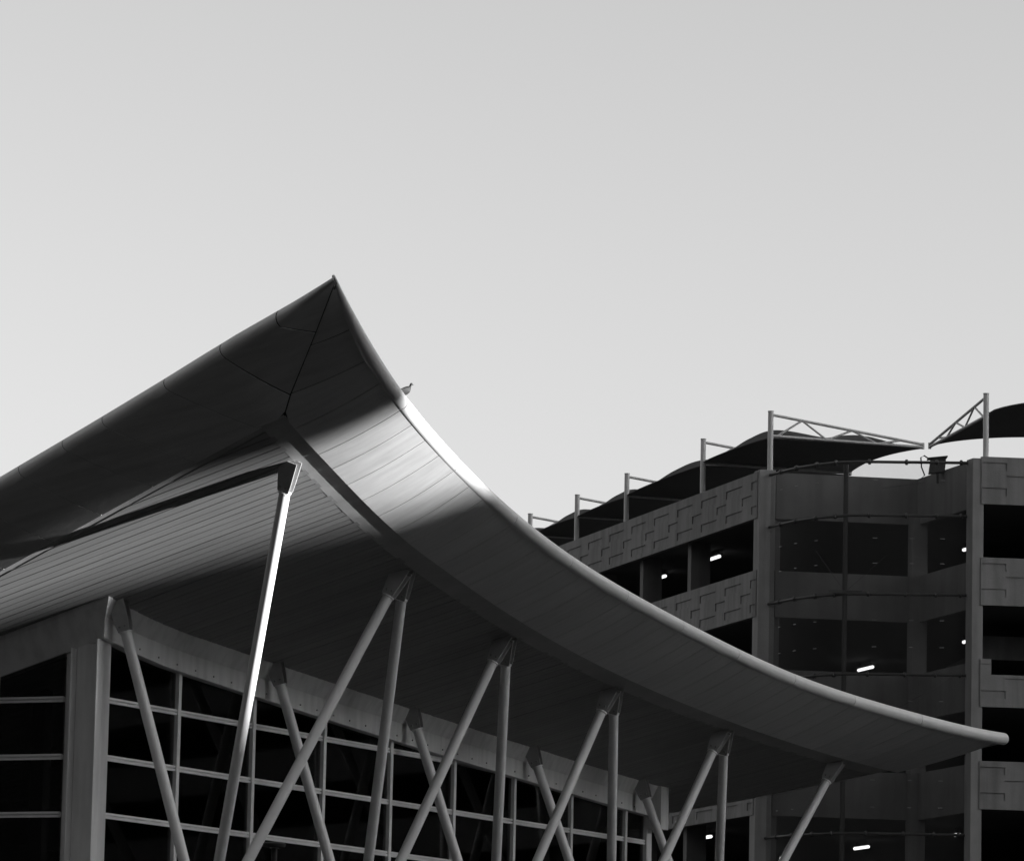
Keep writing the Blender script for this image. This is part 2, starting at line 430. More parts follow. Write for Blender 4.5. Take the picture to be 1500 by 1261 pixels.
# short fascia panels with rolled upper edge
seams_s = [(7.975, 8.0), (7.26, 6.75), (6.26, 5.5), (5.47, 4.2), (4.05, 2.75), (3.04, 1.8), (1.83, .75), (.65, -.4)]
while seams_s[-1][0] > OB + 1.2: seams_s.append((seams_s[-1][0] - 1.2, seams_s[-1][1] - 1.15))
RN = .17
roll_axis = []
for i in range(len(seams_s) - 1):
    (ia, oa), (ib, ob_) = seams_s[i], seams_s[i + 1]
    R = []
    for t in np.linspace(0, 1, 5):
        gi = (.011 if i < 3 else .008) * (1 - 2 * t)
        io = ia + (ib - ia) * t - gi; oo = oa + (ob_ - oa) * t - gi
        a = short_in(io); b = np.array((SOs(oo), oo, SOz(oo)))
        if io > 5.98: a = a + np.array((-.016, -.016, -.004)) * .5
        e = b - a; Le = np.linalg.norm(e)
        rn = min(RN, Le * .22)
        wt = min(1.0, max(0.0, (Le - .5) / .8)); e = e / max(Le, 1e-6) * wt + np.array((-.95, 0, .31)) * (1 - wt); e = e / np.linalg.norm(e); side = np.array((0, 1.0, 0)); p = np.cross(e, side); p = p / np.linalg.norm(p)
        if p[2] < 0: p = -p
        c = b - rn * (.94 * p + .34 * e)
        roll_axis.append((W(*c), rn * .86))
        row = [sect(a, c - p * rn - e * .02, q) for q in np.linspace(0, 1, 8)]
        for q in np.linspace(.12, 1, 9):
            th = q * pi * .95; row.append(c + rn * (-p * cos(th) + e * sin(th)))
        R.append([W(*x) for x in row])
    mb = MB(); mb.slab(R, ez * .010); ob2 = mb.build('fascia_panel', M_fascia, roof); smooth_by_angle(ob2, 35)

mb = MB(); mb.tube([a for a, b in roll_axis], [b for a, b in roll_axis], 12); mb.build('edge_core', M_core, roof)
# ------------------------------------------------------------------ facade: beams, columns, glazing
def beam_bot(s): return Hs(s, .15) - .68
def build_beam(name, pt, t0, t1, top, steps=24, prof_pts=((-.22, -.68), (.16, -.68), (.16, -.28), (.36, .03), (-.22, .03))):
    # the first ring is mitred: t0 is only the sign of the corner's offset
    mb = MB()
    rows = []
    for i in range(steps + 1):
        q = t1 * i / steps if i else 0.0; rows.append([pt(q if i else t0 * d, d, h) for d, h in prof_pts])
    k = len(prof_pts)
    V = [p for r_ in rows for p in r_]; Fc = []
    for i in range(steps):
        for j in range(k): Fc.append((i * k + j, i * k + (j + 1) % k, (i + 1) * k + (j + 1) % k, (i + 1) * k + j))
    Fc += [tuple(range(k)), tuple(steps * k + j for j in range(k))]
    mb.add(V, Fc); return mb
beam_long = bevel(build_beam('facade_beam', lambda q, d, h: W(q, d, Hs(q, d if h > 0 else .15) + h), -1.0, 26.2, None).build('facade_beam', M_steel, station), .012)
beam_short = bevel(build_beam('facade_beam', lambda q, d, h: W(-d, q, Hs(-d if h > 0 else -.15, q) + h), 1.0, OB + .1, None, 24, ((-.22, -.68), (.02, -.68), (.34, -.06), (.36, .03), (-.22, .03))).build('facade_beam', M_steel, station), .012)
for i in range(34):                               # bolt heads along the lower flange
    q = 1.2 + i * .74
    mb = MB(); c = W(q, .165, Hs(q, .15) - .56); mb.tube([c, c + n * .02], .018, 6); mb.build('bolt', M_bolt, beam_long)
# corner column: folded plate column with two flanges
cz0, cz1 = PZ, Hs(-.1, -.3) - .62
def vbar(name, s0, s1, o0, o1, z0, z1, m, par, bv=.006):
    mb = MB(); mb.box(W(s0, o0, z0), u * (s1 - s0), n * (o1 - o0), ez * (z1 - z0)); return bevel(mb.build(name, m, par), bv)
colm = vbar('corner_column', .02, .30, -.76, .06, cz0, cz1 + .1, M_steel, station)
vbar('flange', -.22, .02, -.535, -.505, cz0, cz1 - .10, M_steel, colm)
vbar('flange', -.22, .02, .03, .062, cz0, cz1 + .06, M_steel, colm)
vbar('web', -.03, .018, -.50, .025, cz0, cz1 - .02, M_steel, colm)
vbar('end_panel', 25.9, 26.36, -.25, .42, beam_bot(26) - .30, Hs(26.1, .1) + .06, M_steel, station)
colm2 = vbar('end_column', 25.9, 26.2, -.25, .06, PZ, beam_bot(26) + .1, M_steel, station)
for kk in range(5):
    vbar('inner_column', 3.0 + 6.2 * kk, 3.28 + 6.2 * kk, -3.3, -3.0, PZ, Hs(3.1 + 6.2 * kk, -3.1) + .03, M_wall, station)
TZ = [9.55, 8.445, 7.34, 6.235, 5.13]
mulls = [.30] + [3.06 + 3.095 * i for i in range(8)] + [25.9]
mull_o = []
for q in mulls[1:-1]:
    mull_o.append(vbar('mullion', q - .06, q + .06, -.16, .05, PZ, beam_bot(q) + .05, M_mull, station, .008))
def transom(p, a, b, c, L, z, par):               # a: along, b: out; two lips with a groove between
    mb = MB()
    for dz in (-.055, .012): mb.box(p + ez * (z + dz), a * L, b * .05, ez * .043)
    mb.box(p + ez * (z - .045) - b * .04, a * L, b * .05, ez * .09)
    return mb.build('transom', M_mull, par)
for i in range(len(mulls) - 1):
    a0, a1 = mulls[i] + .062, mulls[i + 1] - .062
    if i == 0: a0 = .31
    if i == len(mulls) - 2: a1 = 25.89
    for j, z in enumerate(TZ):
        if z + .06 > beam_bot((a0 + a1) / 2): continue
        transom(W(a0, -.03, 0), u, n, None, a1 - a0, z, station)
    zs = [PZ] + sorted(TZ)
    for j in range(len(zs)):
        z0 = zs[j] + (.0 if j == 0 else .05)
        z1a = zs[j + 1] - .05 if j + 1 < len(zs) else 99
        ta, tb = min(z1a, beam_bot(a0) + .03), min(z1a, beam_bot(a1) + .03)
        if ta <= z0 + .03: continue
        tb = max(tb, z0 + .02)
        th = -n * .012
        V = [W(a0, -.03, z0), W(a1, -.03, z0), W(a1, -.03, tb), W(a0, -.03, ta)]
        V = V + [v + th for v in V]
        mesh('glass_pane', V, [(0, 1, 2, 3), (7, 6, 5, 4), (0, 4, 5, 1), (1, 5, 6, 2), (2, 6, 7, 3), (3, 7, 4, 0)], M_glass, station)
# short side glazing (runs back from the corner) and far end glazing
def side_glazing(sp, out, tops):
    ms = [-.76] + [-2.26 - 3.0 * i for i in range(3)] + [OB]
    for q in ms[1:-1]:
        mb = MB(); mb.box(W(sp, q - .05, PZ) - u * out * .0, u * out * .10, n * .10, ez * (tops(q) - PZ + .05)); bevel(mb.build('mullion', M_mull, station), .008)
    for i in range(len(ms) - 1):
        a0, a1 = ms[i] - (.06 if i else .0), ms[i + 1] + .06
        for z in TZ:
            if z + .06 > tops(a1): continue
            transom(W(sp + out * .02, a0, 0), -n, u * out, None, a0 - a1, z, station)
        zs = [PZ] + sorted(TZ)
        for j in range(len(zs)):
            z0 = zs[j] + (.0 if j == 0 else .05); z1a = zs[j + 1] - .05 if j + 1 < len(zs) else 99
            ta, tb = min(z1a, tops(a0) + .03), min(z1a, tops(a1) + .03)
            if ta <= z0 + .03: continue
            tb = max(tb, z0 + .02)
            V = [W(sp + out * .03, a0, z0), W(sp + out * .03, a1, z0), W(sp + out * .03, a1, tb), W(sp + out * .03, a0, ta)]
            V = V + [v - u * out * .012 for v in V]
            mesh('glass_pane', V, [(0, 1, 2, 3), (7, 6, 5, 4), (0, 4, 5, 1), (1, 5, 6, 2), (2, 6, 7, 3), (3, 7, 4, 0)], M_glass, station)
side_glazing(0.0, -1, lambda q: Hs(-.15, q) - .66)
side_glazing(26.2, 1, lambda q: Hs(26.2, q) - .02)
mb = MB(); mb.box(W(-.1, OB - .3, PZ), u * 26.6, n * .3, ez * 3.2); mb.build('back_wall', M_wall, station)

# ------------------------------------------------------------------ struts and their brackets
FB = [.05, 6.42, 12.64, 18.72, 24.84]            # facade brackets = base nodes along the front
OBK = [(-2.56, 5.38), (3.65, 4.60), (9.85, 3.87), (15.97, 3.57), (22.3, 3.53), (28.45, 3.95)]
BASES = [W(q, 2.05, 4.95) for q in (.77, 7.04, 13.3, 19.47, 25.5)]
SR = .106
def strut(top, base, head, plate=.58, wide=.40):
    """tube from base to top with a folded-plate head under the soffit"""
    d = top - base; L = np.linalg.norm(d); d = d / L
    end = top - d * plate
    mb = MB(); mb.tube([base, end - d * .06, end], [SR, SR, SR], 24); st = mb.build('strut', M_strut, station); smooth_by_angle(st, 50)
    b = u - d * (u @ d); b = b / np.linalg.norm(b)      # cheeks stand square to the long front
    a = np.cross(b, d)
    if a @ n < 0: a = -a
    mb = MB(); mb.tube([end, end + d * .035], SR * 1.18, 24); smooth_by_angle(mb.build('end_cap', M_strut, st), 50)
    # two side cheeks widening towards the roof, one web between them
    e0 = end + d * .035
    for sg in (-1, 1):
        mb = MB(); p = e0 + b * sg * .065
        up_l, up_r = top + d * .06 - a * wide / 2 + b * sg * .075, top + d * .06 + a * wide / 2 + b * sg * .075
        V = [p - a * .12, p + a * .12, p + a * .15 + d * .18, up_r, up_l, p - a * .15 + d * .18]
        V = V + [v + b * sg * .016 for v in V]; k = 6
        mb.add(V, [tuple(range(6))[::-1], tuple(range(6, 12))] + [(i, (i + 1) % 6, (i + 1) % 6 + 6, i + 6) for i in range(6)])
        ch = mb.build('cheek_plate', M_brack, st)
        for hx in (-.06, .06):
            mb = MB(); c = p + a * hx + d * .10 + b * sg * .016; mb.tube([c, c + b * sg * .022], .022, 8); mb.build('bolt', M_bolt, st)
    mb = MB(); mb.cbox(e0 + d * (plate - .0) * .5, a, b, d, (.02, .13, plate - .05)); mb.build('web_plate', M_brack, st)
    return st
for i, q in enumerate(FB):
    ft = W(q, .33, Hs(q, .33) - .02)
    strut(ft, BASES[i], 0, .46 if i else .60, .36)
for i, (q, o) in enumerate(OBK):
    top = W(q, o, Hs(q, o))
    if i < 5: strut(top + u * (.08 if i else 0), BASES[i], 0)
    if i > 0: strut(top - u * .08, BASES[i - 1], 0)
for i, b_ in enumerate(BASES):
    mb = MB(); mb.tube([np.array((b_[0], b_[1], PZ)), b_ - ez * .05, b_ + ez * .12], [.45, .38, .2], 24); smooth_by_angle(mb.build('strut_base', M_steel, station), 40)

# ------------------------------------------------------------------ parking garage
gl = radians(-16.5); dL = np.array([sin(gl), cos(gl), 0]); gr = radians(83); dR = np.array([sin(gr), cos(gr), 0])
IN = np.array([dL[1], -dL[0], 0])                 # into the building from the left face
INR = np.array([-dR[1], dR[0], 0])                # into the building from the right face
GL = np.array([7.591, 142.8, 0]); GR = np.array([13.987, 138.9, 0])
NC = GR + dL * 5.0                                # re-entrant corner behind the screen
garage = empty('parking_garage', (GL[0], GL[1], 0), 'multi-storey concrete parking garage with patterned parapets and dark open decks', 'building')
TOPS = [21.6 - 3.02 * i for i in range(7)]
PH_ = 1.42
def parapet(o, a, out, L, ztop, h, recs, thick=.18, depth=.03, m=M_conc, name='parapet_panel', par=garage):
    """a cast panel with sunk rectangles; o: left end on the outer face at z 0; recs: (x0, x1, z0, z1) from the top"""
    xs = sorted(set([0, L] + [min(max(v, 0), L) for r_ in recs for v in r_[:2]])); zs = sorted(set([0, h] + [v for r_ in recs for v in r_[2:]]))
    nx, nz = len(xs) - 1, len(zs) - 1
    dep = [[0.0] * nz for _ in range(nx)]
    for i in range(nx):
        for j in range(nz):
            cx, cz = (xs[i] + xs[i + 1]) / 2, (zs[j] + zs[j + 1]) / 2
            if any(r_[0] < cx < r_[1] and r_[2] < cz < r_[3] for r_ in recs): dep[i][j] = depth
    P = lambda x, d, zz: o + a * x - out * d + ez * (ztop - zz)
    mb = MB()
    for i in range(nx):
        for j in range(nz):
            d = dep[i][j]
            mb.add([P(xs[i], d, zs[j]), P(xs[i + 1], d, zs[j]), P(xs[i + 1], d, zs[j + 1]), P(xs[i], d, zs[j + 1])], [(0, 1, 2, 3)])
            if i + 1 < nx and dep[i + 1][j] != d:
                mb.add([P(xs[i + 1], d, zs[j]), P(xs[i + 1], dep[i + 1][j], zs[j]), P(xs[i + 1], dep[i + 1][j], zs[j + 1]), P(xs[i + 1], d, zs[j + 1])], [(0, 1, 2, 3)])
            if j + 1 < nz and dep[i][j + 1] != d:
                mb.add([P(xs[i], d, zs[j + 1]), P(xs[i + 1], d, zs[j + 1]), P(xs[i + 1], dep[i][j + 1], zs[j + 1]), P(xs[i], dep[i][j + 1], zs[j + 1])], [(0, 1, 2, 3)])
    c = [P(0, 0, 0), P(L, 0, 0), P(L, 0, h), P(0, 0, h), P(0, thick, 0), P(L, thick, 0), P(L, thick, h), P(0, thick, h)]
    mb.add(c, [(4, 5, 6, 7), (0, 1, 5, 4), (1, 2, 6, 5), (2, 3, 7, 6), (3, 0, 4, 7)])
    return mb.build(name, m, par, False, False)
def pattern(x_from, x_to, first):                 # x measured from the panel's left end
    r_ = []; per = 2.37
    k0 = int(math.floor((x_from - first) / per)) - 1
    for kk in range(k0, k0 + int((x_to - x_from) / per) + 4):
        s0 = first + kk * per
        for a0, a1, z0 in ((s0, s0 + 1.52, .27), (s0 + 1.50, s0 + 2.41, .66), (s0, s0 + 1.52, 1.03)):
            b0, b1 = max(a0, x_from + .02), min(a1, x_to - .02)
            if b1 - b0 > .12: r_.append((b0, b1, z0, z0 + .24))
    return r_
OUTL = -IN
LEFT_L = 47.4
for li, zt in enumerate(TOPS):
    if li < 6:
        # left face, panel by panel, from the corner backwards; a runs from far to near
        pl = 37.92
        for pi_ in range(1):
            near = .02 + pi_ * pl; far = near + pl - .012
            o = GL + dL * far + OUTL * .05
            x_in_a = lambda A_: far - A_          # position along panel of face coordinate A_
            recs = pattern(0, pl - .012, (far - 19.51) % 2.37 - 2.37)
            parapet(o, -dL, OUTL, pl - .012, zt, PH_, recs)
    # right face
    for pi_ in range(6 if li < 4 else 3):
        pl = 4.74; o = GR + dR * (.0 + pi_ * pl) - INR * .10
        ztop = zt + .05 - (.46 if (li == 2 and pi_ == 0) else 0); hh = PH_ - (.46 if (li == 2 and pi_ == 0) else 0)
        off = -.46 if (li == 2 and pi_ == 0) else 0
        recs = [(a, b, max(.01, c + off - .1), d + off - .1) for a, b, c, d in pattern(0, pl - .012, -.75 - pi_ * pl % 2.37) if d + off - .1 > .1]
        parapet(o, dR, -INR, pl - .012, ztop, hh, recs)
        if li == 2 and pi_ == 0:
            parapet(o, dR, -INR, .33, zt + .05, .459, [(.0, .31, .14, .17)])
    # rest of the right face, plain
    o = GR + dR * (6 * 4.74 if li < 4 else 3 * 4.74) - INR * .10
    mb = MB(); L_ = 90 - (6 if li < 4 else 3) * 4.74; mb.box(o + ez * (zt - PH_), dR * L_, INR * .18, ez * PH_); mb.build('parapet_wall', M_conc2, garage)
    # the recess behind the screen: two plain walls
    mb = MB(); a_ = NC - GL; La = np.linalg.norm(a_); ad = a_ / La; an = np.array([-ad[1], ad[0], 0])
    mb.box(GL + ad * .55 + ez * (zt - PH_), ad * (La - .55), an * .18, ez * PH_); mb.build('parapet_wall', M_conc2, garage)
    mb = MB(); mb.box(GR + dL * .35 - dR * .06 + ez * (zt - PH_), dL * 4.62, dR * .18, ez * PH_); mb.build('parapet_wall', M_conc2, garage)
    # deck slab
    zs = zt - 1.05
    b1 = GL + dL * 47; 
    poly = [GL + IN * .14, b1 + IN * .14, b1 + IN * 60, GR + dR * 88 + INR * 40, GR + dR * 88 + INR * .1, GR + INR * .1 + dR * .16, NC + dR * .2 + an * .2, GL + IN * .5 + an * .2]
    V = [p + ez * (zs - .28) for p in poly] + [p + ez * zs for p in poly]; k = len(poly)
    mesh('deck_slab', V, [tuple(range(k))[::-1], tuple(range(k, 2 * k))] + [(i, (i + 1) % k, (i + 1) % k + k, i + k) for i in range(k)], M_slab, garage)
# dark walls added inside the decks so that no light passes through
zb = 0.0
mb = MB(); mb.box(GL + dL * 4 + IN * 22, dL * 40, IN * .3, ez * 20.5); mb.build('light_stop_wall', M_slab, garage)
mb = MB(); mb.box(GR + dR * 2 + INR * 30, dR * 85, INR * .3, ez * 20.5); mb.build('light_stop_wall', M_slab, garage)
mb = MB(); mb.box(GL + dL * 46.7 + IN * .2, IN * 60, dL * .3, ez * 20.5); mb.build('light_stop_wall', M_slab, garage)
mb = MB(); mb.box(GR + dR * 87.5 + INR * .2, INR * 40, dR * .3, ez * 20.5); mb.build('light_stop_wall', M_slab, garage)
mb = MB(); mb.box(GR + dR * 9 + INR * 8, INR * 22, dR * .3, ez * 20.5); mb.build('light_stop_wall', M_slab, garage)
# columns
def gcol(o, a, b, la, lb, z1, m=M_conc2, z0=0.0):
    mb = MB(); mb.box(np.array((o[0], o[1], z0)), a * la, b * lb, ez * (z1 - z0)); return bevel(mb.build('column', m, garage), .015)
gcol(GL - dL * .12 - dR * .02, dR, dL, .50, .50, 21.66, M_pill)
gcol(GL + dR * .50 + dL * .16, dR, dL, .24, .40, 21.5)
gcol(GR - dR * .26 - INR * .06, dR, dL, .34, .50, 21.60, M_pill)
gcol(NC - dR * .30 - dL * .30, dR, dL, .48, .40, 20.4)
for A_ in (7.45, 12.35, 17.25, 22.15, 27.0):
    gcol(GL + dL * A_ + IN * .26, IN, -dL, .66, .34, 20.4)
for A_ in (7.0, 14.0, 21.0, 28.0, 40, 52, 64): gcol(GR + dR * A_ + INR * .3, dR, INR, .5, .5, 20.4)
# inner ramp wall seen through the right face
ra = at(1446, 931, 143.0); mb = MB(); mb.box(np.array((ra[0] - .15, ra[1], ra[2] - .72)), dR * 14, INR * .2, ez * .72); mb.build('ramp_wall', M_conc2, garage)
mb = MB(); mb.box(np.array((ra[0] - .15, ra[1] + .05, ra[2] - .66)), dR * 14, INR * 5, ez * .2); mb.build('ramp_slab', M_slab, garage)
# ------------------------------------------------------------------ lit ceiling tubes in the decks
def tube_light(px, zc, label, L=1.2, d=IN, half=None):
    p = on_z(px[0], px[1], zc); e = empty('ceiling_light', tuple(p), label, 'lamp', 'lit ceiling lights in the parking decks')
    d = np.asarray(d)
    b = np.cross(ez, d)
    mb = MB(); mb.tube([p - d * L / 2, p - d * L * .46, p + d * L * .46, p + d * L / 2], [.025, .05, .05, .025], 10); smooth_by_angle(mb.build('lit_tube', M_tube, e), 60)
    mb = MB(); mb.cbox(p + ez * .075, d, b, ez, (L * 1.03, .14, .05)); mb.build('housing', M_dark, e)
    mb = MB()
    for q in (-.35, .35): mb.cbox(p + d * L * q + ez * .155, d, b, ez, (.03, .03, .11))
    mb.build('hanger', M_dark, e)
LD = IN * .75 + dL * .66; LD = LD / np.linalg.norm(LD)
tube_light((1044, 818), 20.06, 'lit ceiling tube right of the thick column in the top patterned deck opening', 1.5, dL)
tube_light((970, 845), 20.06, 'smaller lit ceiling tube between the two columns of the top deck opening', 0.75, dL)
tube_light((1268, 979), 17.0, 'lit ceiling tube behind the mesh screen just above the canopy edge', 1.45, dL)
tube_light((1262, 1241), 10.95, 'lit ceiling tube behind the mesh screen at the bottom of the picture', 1.4, dL)
tube_light((1033, 1226), 10.95, 'lit ceiling tube beneath the canopy between two slanted struts', 1.25, dL)
tube_light((1413, 805), 19.95, 'tiny lit ceiling tube beside the right pillar, highest of the three there', 0.2, dL)
tube_light((1413, 940), 16.95, 'tiny lit ceiling tube beside the right pillar, middle of the three there', 0.2, dL)
tube_light((1402, 1222), 10.95, 'small lit ceiling tube beside the right pillar, lowest of the three there', 0.4, dL)
tube_light((1147, 1256), 10.95, 'small lit ceiling tube next to the last slanted strut at the bottom edge', 0.5, dL)

# ------------------------------------------------------------------ curved mesh screen across the garage recess
SZ = 21.5
base_pts = [GL + dR * .30 - dL * .14, on_z(1173, 683, SZ), on_z(1240, 677, SZ), on_z(1328, 677, SZ), on_z(1417, 678, SZ)]
base_pts = [np.array((p[0], p[1], 0)) for p in base_pts]; base_pts[1] = base_pts[1] + np.array((0, .25, 0))
def crom(P, k=10):
    Q = [P[0] * 2 - P[1]] + P + [P[-1] * 2 - P[-2]]; out = []
    for i in range(1, len(Q) - 2):
        for j in range(k):
            t = j / k; out.append(.5 * ((2 * Q[i]) + (Q[i + 1] - Q[i - 1]) * t + (2 * Q[i - 1] - 5 * Q[i] + 4 * Q[i + 1] - Q[i + 2]) * t * t + (3 * Q[i] - Q[i - 1] - 3 * Q[i + 1] + Q[i + 2]) * t ** 3))
    out.append(P[-1]); return out
CV = crom(base_pts, 10)
scr = empty('mesh_screen', (CV[20][0], CV[20][1], 0), 'tall curved wire mesh screen bridging the recessed corner of the parking garage', 'screen')
RZ = [21.5, 19.89, 17.53, 15.14, 12.79, 10.42, 8.05]
for z in RZ:
    mb = MB(); mb.tube([p + ez * z for p in CV], .045, 10); rl = mb.build('rail', M_rail, scr); smooth_by_angle(rl, 60)
    for i in (4, 9, 14, 18, 24, 30, 35, 39):
        p = CV[i] + ez * z; t = CV[min(i + 1, 40)] - CV[i - 1]; t = t / np.linalg.norm(t)
        mb = MB(); mb.tube([p - t * .05, p - t * .03, p + t * .03, p + t * .05], [.05, .085, .085, .05], 10); mb.build('clamp', M_rail, rl)
pc = CV[20]; mb = MB(); mb.tube([pc + ez * 0 - fw * 0 + np.array((0, .08, 0)), pc + ez * 21.45 + np.array((0, .08, 0))], .075, 14); smooth_by_angle(mb.build('post', M_rail, scr), 60)
mb = MB()                                          # the wires themselves, closely spaced verticals and wider horizontals
seglen = [0]
for i in range(40): seglen.append(seglen[-1] + np.linalg.norm(CV[i + 1] - CV[i]))
def cpos(d):
    for i in range(40):
        if d <= seglen[i + 1]:
            t = (d - seglen[i]) / (seglen[i + 1] - seglen[i]); return CV[i] + (CV[i + 1] - CV[i]) * t
    return CV[-1]
d = .05
while d < seglen[-1] - .03:
    p = cpos(d); q = p + np.array((0, -.055, 0)); mb.box(q + np.array((-.0018, 0, 6.0)), (.0036, 0, 0), (0, .0036, 0), ez * (SZ - 6.0)); d += .02
wm = mb.build('wire_mesh', M_wire, scr, False, False); wm['kind'] = 'stuff'
def cable(p, q, par, r=.006): mb = MB(); mb.tube([p, q], r, 6); return mb.build('stay_cable', M_rail, par)
hub = CV[20] + ez * 17.6
for i in (4, 9, 14, 25, 31, 36):                   # small clips that hold the mesh
    t = CV[i + 1] - CV[i - 1]; t = t / np.linalg.norm(t); b_ = np.array((-t[1], t[0], 0))
    for z in (20.95, 19.2, 18.45, 16.75, 15.95, 14.35, 13.55, 12.0, 11.2, 9.6):
        mb = MB(); mb.cbox(CV[i] + ez * z + np.array((0, -.065, 0)), t, b_, ez, (.13, .02, .022)); mb.build('clip', M_clip, scr)
for i, z in ((14, 18.9), (27, 18.7), (33, 17.55)): cable(hub, CV[i] + ez * z, scr)
cable(CV[26] + ez * 20.7, CV[33] + ez * 20.9, scr); cable(CV[24] + ez * 13.6, CV[38] + ez * 15.1, scr)
mb = MB(); mb.cbox(hub + np.array((0, -.02, 0)), np.array((1.0, 0, 0)), np.array((0, 1.0, 0)), ez, (1.0, .05, .09)); mb.build('hub_plate', M_rail, scr)

# ------------------------------------------------------------------ shade sails on the roof deck
def sail_row(root, posts, dirv, ztop, zb, ztip, LT, zfoot, hump, wid=.085, fabric_bays=None, skip_last=False, n_web=5, along=None, sagn=None):
    for P in posts:
        p = np.array((P[0], P[1], 0))
        mb = MB(); mb.tube([p + ez * zfoot, p + ez * (ztop + .03)], wid, 16); po = mb.build('post', M_post, root); smooth_by_angle(po, 60)
        mb = MB(); mb.tube([p + ez * (ztop + .03), p + ez * (ztop + .05)], wid * 1.12, 16); mb.build('cap', M_post, po)
        mb = MB(); mb.tube([p + ez * (ztop - .06), p + dirv * LT + ez * (ztip + .05)], .044, 10)
        t = smooth_by_angle(mb.build('top_chord', M_post, root), 60)
        mb = MB(); mb.tube([p + ez * zb, p + dirv * LT + ez * (ztip - .03)], .044, 10); smooth_by_angle(mb.build('bottom_chord', M_post, root), 60)
        prev = None
        for kk in range(n_web + 1):
            f0 = .04 + kk * .82 / n_web
            lo = kk % 2 == 0
            q = p + dirv * LT * f0 + ez * ((zb + (ztip - zb) * f0 - .03 * f0) if lo else (ztop - .06 + (ztip + .05 - ztop + .06) * f0))
            if prev is not None:
                mb = MB(); mb.tube([prev, q], .032, 8); smooth_by_angle(mb.build('web_bar', M_post, root), 60)
            prev = q
        mb = MB(); c = p + dirv * LT; mb.tube([c + ez * (ztip - .09), c + ez * (ztip + .10)], .05, 10); mb.build('tip_fitting', M_post, root)
    return root
def sail_fabric(root, P, Q, dirv, zb, ztip, LT, H):
    """one fabric bay between trusses at P and Q: low on the trusses, vaulted between; H: rise along the truss direction"""
    R = []; fx = [0, .18, .46, .72, 1.0]
    for i in range(29):
        t = i / 28; base = P + (Q - P) * t; row = []
        ar = math.sin(pi * t) ** .6
        for j in range(25):
            f = j / 24; k = min(3, sum(f >= v for v in fx[1:])); w = (f - fx[k]) / (fx[k + 1] - fx[k]); w = w * w * (3 - 2 * w)
            h = H[k] + (H[k + 1] - H[k]) * w
            row.append(base + dirv * (LT * (f * (1 - .05 * math.sin(pi * t)) + .012 * math.sin(pi * t) * (1 - f))) + ez * (zb + .02 + (ztip - zb) * f + ar * h))
        R.append(row)
    mb = MB(); mb.slab(R, ez * .012); fb = mb.build('fabric', M_fab, root); smooth_by_angle(fb, 50)
    mb = MB(); mb.tube([r_[0] for r_ in R], .02, 6); mb.build('edge_cable', M_fab, fb)
    mb = MB(); mb.tube([r_[-1] for r_ in R], .02, 6); mb.build('edge_cable', M_fab, fb)
sailL = empty('shade_sail', tuple(GL + IN * 2 + dL * 8 + ez * 20.55), 'long dark shade sail on posts and cantilever trusses behind the left patterned parapet', 'shade sail', 'shade sails on the garage roof')
pA = at(1128, 690, 143.2)
posts = [np.array((pA[0], pA[1], 0))] + [GL + dL * A_ + IN * .30 for A_ in (5.85 + .35, 13.55 + .5, 18.9 + .7, 25.2, 31.0)]
ZT, ZB_, ZTIP, LT = 23.45, 22.74, 22.72, 5.02
tops_l = [23.50, 23.42, 23.30, 23.26, 23.26, 23.26]
for i, P in enumerate(posts):
    dz = tops_l[i] - 23.5
    sail_row(sailL, [P], IN, 23.5 + dz, 22.78 + dz, 22.77 + dz, LT, 20.55, .4)
for i in range(len(posts) - 1):
    dz = (tops_l[i] + tops_l[i + 1]) / 2 - 23.5
    sail_fabric(sailL, posts[i], posts[i + 1], IN, 22.72 + dz, 22.72 + dz, LT, (.10, .62, .42, .62, .08))
sailR = empty('shade_sail', tuple(GR + dR * 4 + INR * 2 + ez * 20.55), 'dark shade sail at the right edge with its truss reaching down to the left', 'shade sail', 'shade sails on the garage roof')
pR = at(1444, 668, 139.3); pR = np.array((pR[0], pR[1], 0)); pR2 = pR + dR * 7.0
for P in (pR, pR2): sail_row(sailR, [P], dL, 23.58, 22.95, 22.64, 4.53, 20.55, .5)
sail_fabric(sailR, pR, pR2, dL, 22.95, 22.58, 4.53, (.62, .66, .5, .5, .42))

# ------------------------------------------------------------------ floodlight box on the garage parapet
fl = at(1371, 682, 141.6); e = empty('floodlight', (fl[0], fl[1], fl[2] - .35), 'dark boxy floodlight on a bent bracket on the garage parapet between the two sails', 'floodlight')
mb = MB(); c = fl; mb.hexa([c + np.array(v) for v in ((-.22, -.16, -.26), (.26, -.16, -.20), (.26, .2, -.20), (-.22, .2, -.26), (-.16, -.16, .20), (.30, -.16, .26), (.30, .2, .26), (-.16, .2, .20))]); bevel(mb.build('housing', M_dark, e), .02)
mb = MB(); mb.hexa([c + np.array(v) for v in ((-.26, -.19, .18), (.34, -.19, .25), (.34, .24, .25), (-.26, .24, .18), (-.26, -.19, .22), (.34, -.19, .29), (.34, .24, .29), (-.26, .24, .22))]); mb.build('visor', M_dark, e)
mb = MB(); mb.tube([c + np.array(v) for v in ((-.18, 0, .18), (-.36, 0, .30), (-.46, 0, .24), (-.44, 0, -.05), (-.34, 0, -.30), (-.46, 0, -.42))], .022, 8); mb.build('yoke', M_dark, e)
mb = MB(); mb.tube([c + np.array(v) for v in ((.05, 0, -.2), (.05, 0, -.55))], .04, 8); mb.build('stem', M_dark, e)

